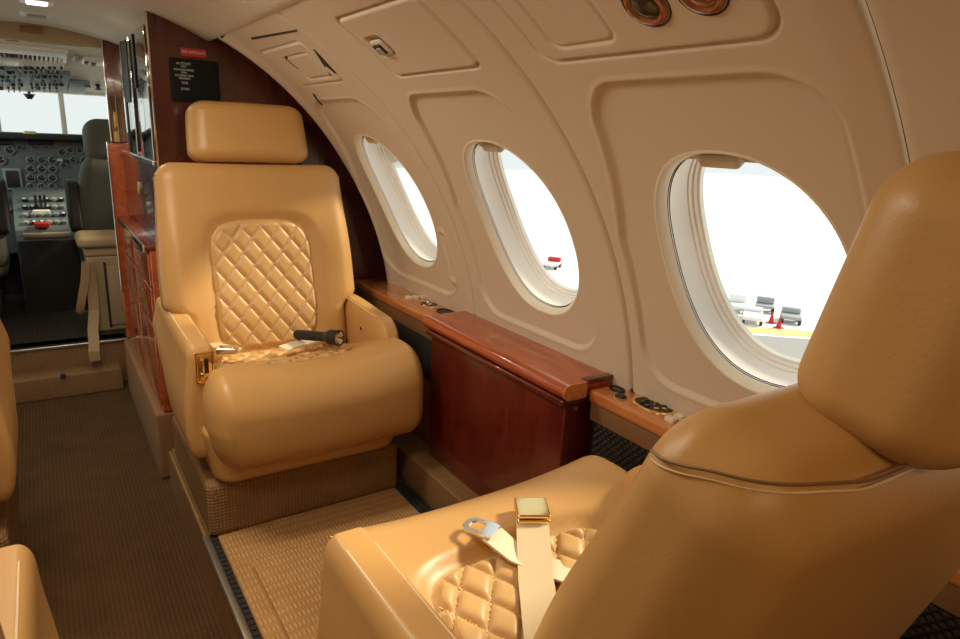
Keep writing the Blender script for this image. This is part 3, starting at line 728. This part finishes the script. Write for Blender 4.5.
# ------------------------------------------------------------------ galley along the aisle
G = thing('galley_cabinet', 'low glossy red wood galley cabinet with drawers beside the aisle', 'cabinet', (0, 0, 0))
b = MB(); b.box((.262, 2.235, .24), (.62, 3.155, .775), 'wood', .004, 2); b.build('cabinet_body', G)
b = MB(); b.box((.248, 2.232, .775), (.62, 2.99, .79), 'woodd', .003, 2); b.build('countertop', G)
b = MB(); b.box((.243, 2.232, .772), (.250, 2.99, .794), 'chrome', .002, 2); b.build('edge_trim', G)
k = 0
for (ya, yb) in ((2.25, 2.60), (2.62, 2.97)):
    for (za, zb) in ((.66, .765), (.53, .65), (.26, .52)):
        b = MB(); b.box((.256, ya, za), (.263, yb, zb), 'wood', .003, 2); dr = b.build('drawer', G)
        b = MB(); b.cyl((.250, (ya+yb)/2-.03, zb-.03), (.250, (ya+yb)/2+.03, zb-.03), .004, 'chrome', 10); b.build('handle', dr)
b = MB(); b.box((.236, 2.235, 0), (.62, 3.16, .238), 'plinth', .012, 3)
tag(b.build('cabinet_plinth'), 'low tan box plinth under the galley cabinet along the aisle', 'plinth')
b = MB(); b.cyl((.229, 2.36, .14), (.233, 2.36, .14), .010, 'darkgap', 14); b.cyl((.2295, 2.4, .05), (.234, 2.4, .05), .008, 'darkgap', 14)
U = thing('galley_locker', 'tall wood galley locker with mirrored doors above the counter', 'cabinet', (0, 0, 0))
b = MB(); b.box((.300, 2.232, .79), (.62, 3.155, 1.40), 'woodb', .003, 2); b.box((.302, 2.232, 1.40), (.42, 3.155, 1.43), 'woodd'); b.build('locker_body', U)
for ya, yb in ((2.237, 2.585), (2.605, 3.15)):
    b = MB(); b.box((.294, ya, 1.045), (.300, yb, 1.425), 'mirror', .002, 2); md = b.build('mirror_door', U)
b = MB(); b.box((.290, 2.237, 1.030), (.301, 3.155, 1.046), 'chrome', .003, 2); b.build('rail', U)
b = MB(); b.box((.290, 2.76, 1.05), (.302, 2.80, 1.425), 'matte', .002, 2); b.box((.290, 2.64, 1.22), (.302, 2.77, 1.42), 'matte', .002, 2); b.build('dark_bars', U)  # matte black bars standing on the mirror face
b = MB(); b.box((.290, 2.46, 1.26), (.302, 2.49, 1.42), 'matte', .002, 2); b.build('short_bar', U)  # shorter matte black bar on the mirror
b = MB(); p = on(140, 188, 0, .30); b.cyl((.299, p[1], p[2]), (.294, p[1], p[2]), .022, 'beige', 24)
for dz, dy in ((.006, .006), (.006, -.006), (-.008, 0)): b.cyl((.2945, p[1]+dy, p[2]+dz), (.2935, p[1]+dy, p[2]+dz), .003, 'black', 8)
b.build('power_socket', U)
# post closing the galley towards the flight deck
P_ = thing('partition_post', 'slim glossy wood and mirror divider post at the flight deck end of the galley', 'post', (0, 0, 0))
b = MB(); b.box((.250, 3.16, .24), (.62, 3.212, 1.07), 'wood', .004, 3); b.build('lower_panel', P_)
b = MB(); b.box((.266, 3.162, 1.07), (.62, 3.212, 1.46), 'woodd', .004, 2); b.build('upper_panel', P_)
b = MB(); b.box((.272, 3.158, 1.075), (.297, 3.162, 1.25), 'mirror'); b.build('mirror_strip', P_)
b = MB(); b.box((.245, 3.155, .45), (.251, 3.162, 1.075), 'chrome', .002, 2); b.box((.262, 3.155, 1.075), (.267, 3.165, 1.46), 'chrome', .002, 2); b.build('edge_trim', P_)

# ------------------------------------------------------------------ steps and flight deck
st = thing('step', 'carpeted two-tier step up to the flight deck', 'step', (0, 3.2, 0))
b = MB(); b.box((-.26, -.02, 0), (.22, .12, .10), 'weave', .008, 3); b.build('lower_tread', st)
b = MB(); b.box((-.30, .08, .0), (.262, .2, .20), 'weave', .006, 3); b.build('upper_riser', st)
b = MB(); b.box((-.30, .07, .195), (.262, .10, .208), 'alu', .004, 3)
for i in range(3): b.box((-.30, .076+i*.007, .208), (.262, .079+i*.007, .210), 'darkgap')
b.build('nosing', st)
b = MB(); vs, fs = rbox((.010, .006, .010), .003, 2, 2); p = on(63, 376, 1, 3.178); b.add(vs+[p[0], p[1]-3.2, p[2]], fs, 'darkgap'); b.build('latch', st)
b = MB(); b.box((-.7, 3.3, .0), (.7, 4.62, .2), 'ckcarpet'); struct(b.build('floor'), 'dark carpeted flight deck floor', 'floor')
b = MB(); b.box((-.74, 3.25, .0), (-.70, 4.75, 1.06), 'cream'); struct(b.build('wall_left'), 'flight deck side wall across from the galley', 'wall')
b = MB(); b.box((.70, 3.25, .0), (.74, 4.75, 1.06), 'cream'); struct(b.build('wall_right'), 'flight deck side wall behind the galley', 'wall')
# arched header over the entry
pts = []
for x in np.linspace(X0-.434, X0+.434, 40): pts.append((x, Z0+math.sqrt(1.03**2-(x-X0)**2)))
b = MB(); b.loft([[(x, yy, z) for x, z in pts] for yy in (3.19, 3.215)], 'tanarch', True, True, True); struct(b.build('trim_5'), 'tan arched header above the flight deck entry', 'trim')
b = MB(); p = on(31, 29.5, 1, 3.185); b.box((p[0]-.036, 3.184, p[2]-.012), (p[0]+.036, 3.19, p[2]+.012), 'brown', .003, 2); tag(b.build('arch_plate'), 'small brown plate in the middle of the tan arch', 'plate')
# sloping overhead
OV0, OV1 = np.array([0, 3.25, 1.44]), np.array([0, 4.42, 1.305])
OVn = np.array([0, (OV1-OV0)[2], -(OV1-OV0)[1]]); OVn /= np.linalg.norm(OVn)   # pointing down into the flight deck
if OVn[2] > 0: OVn = -OVn
OVd = (OV1-OV0)/np.linalg.norm(OV1-OV0)
b = MB(); b.loft([[(-.74, *(OV0-OVn*q_)[1:]), (.74, *(OV0-OVn*q_)[1:]), (.74, *(OV1-OVn*q_)[1:]), (-.74, *(OV1-OVn*q_)[1:])] for q_ in (0, .06)], 'cream', True, True, True)
struct(b.build('ceiling'), 'cream sloping overhead of the flight deck', 'ceiling')
def ov(px, py): return onplane(px, py, OV0, OVn)
def ovb(b, px0, py0, px1, py1, th, m, r=.004):
    """raised box on the overhead between two image corners"""
    A, B = ov(px0, py0), ov(px1, py1); c = (A+B)/2; hx = abs(B[0]-A[0])/2; hs = abs((B-A) @ OVd)/2
    vs, fs = rbox((hx, hs, th), min(r, hx*.8, hs*.8, th*.8), 2, 1)
    b.add([c+np.array([p[0], 0, 0])+OVd*p[1]-(-OVn)*0+OVn*(p[2]) for p in vs], fs, m)
ovp = thing('switch_panel', 'grey blue overhead switch panel above the windscreen', 'panel', (0, 0, 0))
b = MB(); ovb(b, -40, 62.6, 67, 90, .012, 'panelblue'); b.build('panel_plate', ovp)
b = MB(); b.cyl((0, 0, 0), tuple(OVn*.010), .006, 'black', 8); b.cyl(tuple(OVn*.010), tuple(OVn*.026+np.array([0, -.006, 0])), .003, 'chrome', 6); sw = b.build('switch', ovp)
b = MB(); b.cyl((0, 0, 0), tuple(OVn*.014), .012, 'black', 12); b.cyl(tuple(OVn*.014), tuple(OVn*.016), .009, 'greyplastic', 12); kn = b.build('knob', ovp)
first = [True, True]
for iy, py in enumerate((64, 68.5, 73, 77, 81, 84.5)):
    for ix, px in enumerate(np.arange(1, 66, 6.0)):
        if random.random() < .2: continue
        kk = 1 if random.random() < .35 else 0
        o = (sw, kn)[kk]
        p = ov(px+random.uniform(-1, 1), py)+OVn*.012
        if first[kk]: first[kk] = False; o.location = p
        else: copyobj(o, ovp, p)
# air louvres
lv = thing('air_louvre', 'white slatted air louvre between the arch and the overhead switches', 'vent', (0, 0, 0))
b = MB(); ovb(b, -30, 49, 63, 61, .004, 'black'); b.build('duct', lv)
b = MB(); ovb(b, -30, 47, 66, 49.2, .012, 'white'); ovb(b, -30, 59.6, 64, 61, .012, 'white'); b.build('louvre_frame', lv)
for px in np.arange(-1, 64, 4.6):
    b = MB(); ovb(b, px, 49, px+2.3, 61, .010, 'white', .002); b.build('slat', lv)
b = MB(); ovb(b, 28, 41.5, 84, 43.6, .002, 'brown'); ovb(b, 6, 39.5, 19, 41.5, .002, 'brown'); tag(b.build('overhead_slot'), 'thin dark slots in the cream overhead behind the arch', 'slot')
b = MB(); ovb(b, 70, 79, 85, 90, .02, 'panelblue'); tag(b.build('overhead_speaker'), 'small grey box right of the overhead switches', 'box')
b = MB(); ovb(b, 83, 56, 104, 63, .014, 'white'); ovb(b, 84, 57.5, 88, 60, .020, 'panelgrey'); ovb(b, 91, 59, 95, 62, .020, 'panelgrey'); ovb(b, 74, 54, 79, 59.5, .012, 'greyplastic'); tag(b.build('lamp_unit'), 'white lamp and switch unit at the right end of the overhead', 'lamp')
for k, (px, py) in enumerate(((87, 81.5), (98, 84.5))):
    b = MB(); p = ov(px, py); b.cyl(tuple(p), tuple(p+OVn*.02), .012, 'black', 14, .009); b.cyl(tuple(p+OVn*.02), tuple(p+OVn*.028), .014, 'black', 14)
    tag(b.build('air_nozzle'), ['black round nozzle just right of the grey overhead box', 'black round nozzle nearest the mirrored divider post'][k], 'nozzle', 'overhead nozzles')
# compass
cm = thing('compass', 'small black compass hanging at the top of the windscreen', 'compass', (0, 0, 0)); p = ov(29, 93)
b = MB(); b.cyl(tuple(p+[0, 0, .02]), tuple(p+[0, 0, -.015]), .008, 'black', 10); b.cyl(tuple(p+[0, 0, -.005]), tuple(p+[0, 0, -.032]), .030, 'black', 18, .012); b.build('housing', cm)
b = MB(); b.cyl(tuple(p+[0, -.027, -.012]), tuple(p+[0, -.029, -.014]), .010, 'chrome', 14); b.build('glass_face', cm)
# ceiling lights in the cabin headliner
for k, (yy, m_, zz) in enumerate(((2.58, 'lightlens', 0), (2.90, 'greyplastic', 0))):
    L = thing('ceiling_light', ['white ceiling light at the top edge, nearest of the pair', 'grey-lensed ceiling light just behind the white one'][k], 'light', (.053, yy, 1.503), 0, 'ceiling lights')
    b = MB(); b.box((-.046, -.05, -.012), (.046, .05, .004), 'white', .006, 3); b.build('frame', L)
    b = MB(); b.box((-.028, -.034, -.016), (.028, .034, -.008), m_, .005, 3); b.build('diffuser', L)
# windscreen
b = MB()
b.box((-.74, 4.60, 1.04), (.74, 4.70, 1.075), 'darkgap')
for x0_, x1_ in ((.142, .168), (-.168, -.142)): b.box((x0_, 4.60, 1.06), (x1_, 4.64, 1.36), 'cream', .006, 2)
for x0_, x1_ in ((.66, .74), (-.74, -.66)): b.box((x0_, 4.60, 1.06), (x1_, 4.66, 1.36), 'cream', .006, 2)
b.box((-.74, 4.42, 1.295), (.74, 4.66, 1.37), 'cream', .01, 2)
wf = bpy.data.objects.new('window_9', None); col.objects.link(wf); struct(wf, 'bright windscreen above the instrument panel', 'window'); b.build('window_frame', wf)
for xa, xb in ((-.66, -.168), (-.142, .142), (.168, .66)):
    b = MB(); b.box((xa, 4.615, 1.07), (xb, 4.62, 1.30), 'glass'); b.build('pane', wf)
b = MB(); b.box((-.74, 4.42, .1), (.74, 4.66, 1.05), 'ckdark'); struct(b.build('wall_front'), 'dark nose bulkhead behind the instruments', 'wall')
# instrument panel
ip = thing('instrument_panel', 'grey instrument panel full of round gauges below the windscreen', 'panel', (0, 0, 0))
YP = 4.30
b = MB(); b.box((-.70, YP, .45), (.70, YP+.05, 1.055), 'panelgrey', .006, 2); b.build('panel_plate', ip)
b = MB(); vs, fs = rbox((.70, .13, .016), (.02, .02, .012), 3, 6); b.add([(p[0], p[1]+YP+.03, p[2]+1.062) for p in vs], fs, 'ckdark'); b.build('glareshield', ip)
def at(px, py, y=YP): return on(px, py, 1, y)
b = MB()
R = .022
rg = lambda r, y: [(r*math.cos(t_), y, r*math.sin(t_)) for t_ in np.linspace(0, 2*PI, 24, endpoint=False)]
b.loft([rg(R, 0), rg(R, -.006), rg(R*.86, -.008), rg(R*.80, -.003)], 'panelblue'); b.loft([rg(R*.82, -.003), rg(.001, -.003)], 'dial')
for a_ in (.4, 2.2): b.add([(0, -.0036, 0), (.9*R*.7*math.cos(a_), -.0036, .9*R*.7*math.sin(a_)), (.9*R*.7*math.cos(a_+.16), -.0036, .9*R*.7*math.sin(a_+.16))], [(0, 1, 2)], 'dialmark')
for a_ in np.linspace(0, 2*PI, 12, endpoint=False):
    c_, s_ = math.cos(a_), math.sin(a_); b.add([(R*.62*c_-.001*s_, -.0034, R*.62*s_+.001*c_), (R*.76*c_-.001*s_, -.0034, R*.76*s_+.001*c_), (R*.76*c_+.001*s_, -.0034, R*.76*s_-.001*c_), (R*.62*c_+.001*s_, -.0034, R*.62*s_-.001*c_)], [(0, 1, 2, 3)], 'dialmark')
g0 = b.build('gauge', ip); used = False
gp = [(px, py, 1.0) for py in (160, 169, 178, 187, 196, 204) for px in (31, 42, 52.5)]
gp += [(62, 152, 1.0), (70, 150, .9), (73, 160, .8), (64, 165, .8), (10, 150, 1.1), (1, 160, 1.1), (20, 147, .8), (66, 196, .9), (74, 205, .9), (24, 205, .8), (22, 196, .8), (68, 182, .7), (5, 200, .9), (12, 212, .8), (62, 206, .8), (63, 215, .8), (80, 150, .9), (84, 160, .9), (34, 146, .7), (46, 146, .7)]
for px, py, s_ in gp:
    o = g0 if not used else copyobj(g0, ip); used = True
    o.location = at(px, py)-[0, .001, 0]; o.scale = (s_, 1, s_)
b = MB(); A, B = at(2, 168), at(24, 190); b.box((A[0], YP-.012, B[2]), (B[0], YP+.002, A[2]), 'panelblue', .006, 2); b.box((A[0]+.012, YP-.016, B[2]+.014), (B[0]-.014, YP-.010, A[2]-.012), 'black', .003, 2); b.build('display_screen', ip)
b = MB()
for px, py in ((60, 160), (66, 161), (62, 188), (69, 190), (18, 215), (25, 216), (70, 217), (58, 222), (66, 222)):
    p = at(px, py); b.box((p[0]-.012, YP-.008, p[2]-.007), (p[0]+.012, YP, p[2]+.007), random.choice(['panelblue', 'dialmark', 'black']), .002, 2)
b.build('switch_block', ip)
for px, m_ in ((35, 'black'), (46, 'black'), (62, 'brown'), (5, 'black')):
    p = at(px, 142.5); b = MB(); b.box((p[0]-.03, YP-.012, p[2]-.013), (p[0]+.03, YP, p[2]+.013), m_, .004, 2); b.build('warning_light', ip)
b = MB(); p = at(30, 134.5, 4.2); vs, fs = rbox((.03, .03, .012), .01, 3, 3); b.add(vs+[p[0], 4.24, p[2]+.004], fs, 'yellow'); tag(b.build('glareshield_lamp'), 'small yellowish lamp on top of the dark glareshield', 'lamp')
# throttle pedestal
pd = thing('throttle_pedestal', 'grey centre pedestal with white throttle grips and red knobs', 'pedestal', (0, 0, 0))
b = MB(); xs0, xs1 = at(17, 240, 4.05)[0], at(78, 240, 4.05)[0]
b.loft([[(x, 4.295, .2), (x, 4.295, .80), (x, 4.20, .76), (x, 3.98, .615), (x, 3.96, .56), (x, 4.0, .2)] for x in (xs0, xs1)], 'panelgrey', True, True, True); b.build('pedestal_body', pd, angle=25)
b = MB(); b.box((xs0+.03, 3.955, .575), (xs1-.03, 3.975, .605), 'alu', .004, 2); b.build('front_plate', pd)
b = MB(); b.box((xs0+.006, 3.950, .2), (xs1-.006, 3.985, .565), 'ckdark', .004, 2); b.build('kick_panel', pd)
tpt = np.array([at(42, 214, 4.10)[0], 4.10, 0])
for k in range(3):
    b = MB(); x = tpt[0]-.02+.02*k; b.cyl((x, 4.13, .69), (x, 4.09, .775), .006, 'black', 8); b.build('lever', pd)
b = MB(); p = on(41.5, 212.5, 1, 4.09); vs, fs = rbox((.038, .014, .014), .006, 3, 3); b.add(vs+p, fs, 'white'); b.build('throttle_grip', pd)
for k in range(2):
    b = MB(); p = on(38.5+7*k, 225, 1, 3.985); vs, fs = rbox((.019, .014, .013), .006, 3, 3); b.add(vs+p, fs, 'red'); b.build('red_knob', pd)
tk = []
for m_ in ('black', 'panelblue', 'greyplastic'):
    b = MB(); b.cyl((0, 0, 0), (0, -.006, .014), .012, m_, 12); b.cyl((0, -.006, .014), (0, -.0064, .015), .008, 'dialmark' if m_ == 'black' else m_, 12); tk.append([b.build('trim_knob', pd), False])
for k in range(24):
    x = xs0+.05+(k % 6)*(xs1-xs0-.1)/5; y_ = 4.02+.05*(k//6); z_ = .615+(y_-3.98)*.66
    e_ = random.choice(tk)
    if e_[1]: copyobj(e_[0], pd, (x, y_, z_))
    else: e_[0].location = (x, y_, z_); e_[1] = True
# flight deck seats
def pilot_seat(x, label, mirror):
    t = thing('pilot_seat', label, 'seat', (x, 3.86, .2), 0, 'flight deck seats')
    def soft(h, c, r, m, name, warp=None, par=t):
        vs, fs = rbox(h, r, 5, 6); V = vs+np.array(c)
        if warp: V = [warp(p) for p in V]
        b = MB(); b.add(V, fs, m); return b.build(name, par, angle=70)
    soft((.22, .05, .27), (0, -.06, .53), (.07, .04, .09), 'ckgrey', 'backrest', lambda p: (p[0]*(1-.25*max(0, (p[2]-.5)/.3)), p[1]-(p[2]-.3)*.12, p[2]))
    soft((.13, .05, .11), (-.02*mirror, -.11, .855), (.07, .045, .07), 'ckgrey', 'headrest')
    soft((.21, .22, .06), (0, .14, .27), (.05, .06, .045), 'ckgrey', 'cushion')
    soft((.16, .18, .10), (0, .1, .11), (.03, .03, .03), 'ckdark', 'seat_base')
    soft((.028, .11, .12), (-.215*mirror, -.03, .55), (.012, .04, .03), 'ckdark', 'armrest')
    return t
pilot_seat(.345, 'grey green flight deck seat beside the galley divider', 1)
pilot_seat(-.375, 'grey green flight deck seat at the left picture edge', -1)
# jump seat locker behind the right-hand flight deck seat
p0 = on(79, 240, 1, 3.42)
js = thing('jump_seat', 'beige padded jump seat box with hanging straps behind the flight deck seat', 'seat', (p0[0]+.15, 3.52, .2))
b = MB(); b.box((-.13, -.07, 0), (.28, .14, .36), 'beige', .012, 3); b.build('seat_box', js)
b = MB(); vs, fs = rbox((.22, .12, .028), (.03, .03, .022), 5, 5); b.add(vs+[.06, .02, .425], fs, 'beige'); b.build('cushion', js)
b = MB(); b.box((-.135, -.075, .36), (.28, .14, .395), 'tanarch', .006, 2); b.build('tray', js)
b = MB(); b.box((-.06, -.078, .03), (.10, -.068, .31), 'tanarch', .004, 2); b.box((-.065, -.080, .02), (-.055, -.068, .33), 'darkgap'); b.build('door_panel', js)
st1 = thing('strap', 'pale webbing strap hanging from the beige jump seat down to the step', 'strap', (0, 0, 0), 0, 'hanging straps')
b = MB(); P = [on(89, 262, 1, 3.43), on(92, 285, 1, 3.425), on(94, 310, 1, 3.40), on(93, 330, 1, 3.30), on(94, 343, 1, 3.24), on(94, 352, 1, 3.17), on(95, 361, 1, 3.168)]; b.ribbon(P, [(1, .2*math.sin(i*1.3), 0) for i in range(7)], .042, .004, 'straptan'); b.build('webbing', st1)
st2 = thing('strap', 'shorter pale strap looped at the left corner of the beige jump seat', 'strap', (0, 0, 0), 0, 'hanging straps')
b = MB(); P = [on(86, 262, 1, 3.41), on(85, 280, 1, 3.40), on(82, 298, 1, 3.39), on(80, 311, 1, 3.39), on(84, 313, 1, 3.41)]; b.ribbon(P, (1, .3, 0), .034, .004, 'straptan'); b.build('webbing', st2)

# ------------------------------------------------------------------ outside
GZ = -5.0
b = MB(); b.box((-120, -80, GZ-.2), (160, 120, GZ), 'apron'); struct(b.build('ground'), 'pale concrete apron outside', 'ground')
def gnd(px, py): return on(px, py, 2, GZ)
g1, g2 = gnd(760, 337.5), gnd(760, 331)
b = MB()
A, B, C_, D_ = gnd(700, 323), gnd(860, 335), gnd(860, 341), gnd(700, 329)
b.add([A+[0, 0, .006], B+[0, 0, .006], C_+[0, 0, .006], D_+[0, 0, .006]], [(0, 1, 2, 3)], 'orange'); struct(b.build('ground_marking'), 'orange painted line on the apron', 'marking')
A, B, C_, D_ = gnd(700, 331), gnd(860, 343), gnd(860, 420), gnd(700, 420)
b = MB(); b.add([A+[0, 0, .004], B+[0, 0, .004], C_+[0, 0, .004], D_+[0, 0, .004]], [(0, 1, 2, 3)], 'asphalt'); struct(b.build('road'), 'grey asphalt strip on the apron', 'road')
for k, (px, py) in enumerate(((771, 323), (778.5, 328))):
    c_ = gnd(px, py); t = thing('traffic_cone', ['red traffic cone on the apron, the farther one from the line', 'red traffic cone on the apron, closer to the orange line'][k], 'cone', tuple(c_), 0, 'red traffic cones')
    b = MB(); b.cyl((0, 0, .02), (0, 0, .42), .10, 'red', 16, .02); b.build('cone_body', t)
    b = MB(); b.box((-.14, -.14, 0), (.14, .14, .03), 'red'); b.build('base', t)
def cart(px, py, label, m, L=1.4, H=.5, m2=None):
    c_ = gnd(px, py); t = thing('service_cart', label, 'cart', tuple(c_), .6, 'apron service carts')
    b = MB(); b.box((-L/2, -.35, .18), (L/2, .35, .3), m, .03, 2); b.build('deck', t)
    b = MB(); b.box((L*.2, -.33, .3), (L/2, .33, H), m2 or m, .05, 2); b.build('cab', t)
    for x in (-L*.35, L*.35):
        for y in (-.3, .3):
            b = MB(); b.cyl((x, y-.05, .14), (x, y+.05, .14), .14, 'black', 16); b.build('wheel', t)
cart(752, 321, 'white low service cart on the apron, left of the red cones', 'acwhite', 1.5, .42)
cart(790, 322, 'grey service cart on the apron, right of the red cones', 'acgrey', .9, .5)
cart(764, 311.5, 'grey tug on the apron behind the red cones', 'acgrey', .7, .55)
cart(736, 310.5, 'white van-like cart farthest along the apron', 'acwhite', 1.0, .6)
cart(552, 268, 'pale service cart with red cab seen through the middle window', 'acwhite', 1.1, .5, 'red')

# ------------------------------------------------------------------ light
W = bpy.data.worlds.new('sky'); S.world = W; W.use_nodes = True
bg = W.node_tree.nodes['Background']; bg.inputs['Color'].default_value = (.71, .77, .755, 1); bg.inputs['Strength'].default_value = 1.24
def area(name, loc_, tgt, sx, sy, e, c=(1, .88, .70)):
    l = bpy.data.lights.new(name, 'AREA'); l.shape = 'RECTANGLE'; l.size = sx; l.size_y = sy; l.energy = e; l.color = c
    o = bpy.data.objects.new(name, l); col.objects.link(o); o.location = loc_
    o.rotation_euler = (Vector(tgt)-Vector(loc_)).to_track_quat('-Z', 'Y').to_euler(); return o
# warm fill lights added over the aisle to brighten the cabin, without fixtures
for y_, e, c_ in ((1.45, 8.5, (1, .88, .70)), (.75, 4.5, (1, .88, .70)), (-.5, 4.2, (1, .68, .34))):
    area('cabin_area_light', (-.05, y_, 1.47), (.05, y_, 0), .14, .5, e, c_)
area('cabin_area_light', (.053, 2.58, 1.475), (.053, 2.58, 0), .06, .07, 3.2, (1, .82, .56))  # thrown by the white ceiling light above it
# cool fill light added at the open left side to brighten the flight deck
area('flight_deck_fill', (-.68, 3.95, 1.2), (.3, 3.9, .9), .6, .22, 4, (.88, 1, .97))
sun = bpy.data.lights.new('sun', 'SUN'); sun.energy = 5; sun.angle = math.radians(9); sun.color = (1, .86, .62)
so = bpy.data.objects.new('sun', sun); col.objects.link(so); so.rotation_euler = Vector((-.80, .12, -.60)).to_track_quat('-Z', 'Y').to_euler()

S.view_settings.view_transform = 'Standard'; S.view_settings.look = 'None'; S.view_settings.gamma = 1; S.view_settings.exposure = 0
S.view_settings.use_curve_mapping = False
S.cycles.use_denoising = True
S.cycles.max_bounces = 10; S.cycles.diffuse_bounces = 6; S.cycles.transparent_max_bounces = 16; S.cycles.sample_clamp_indirect = 6
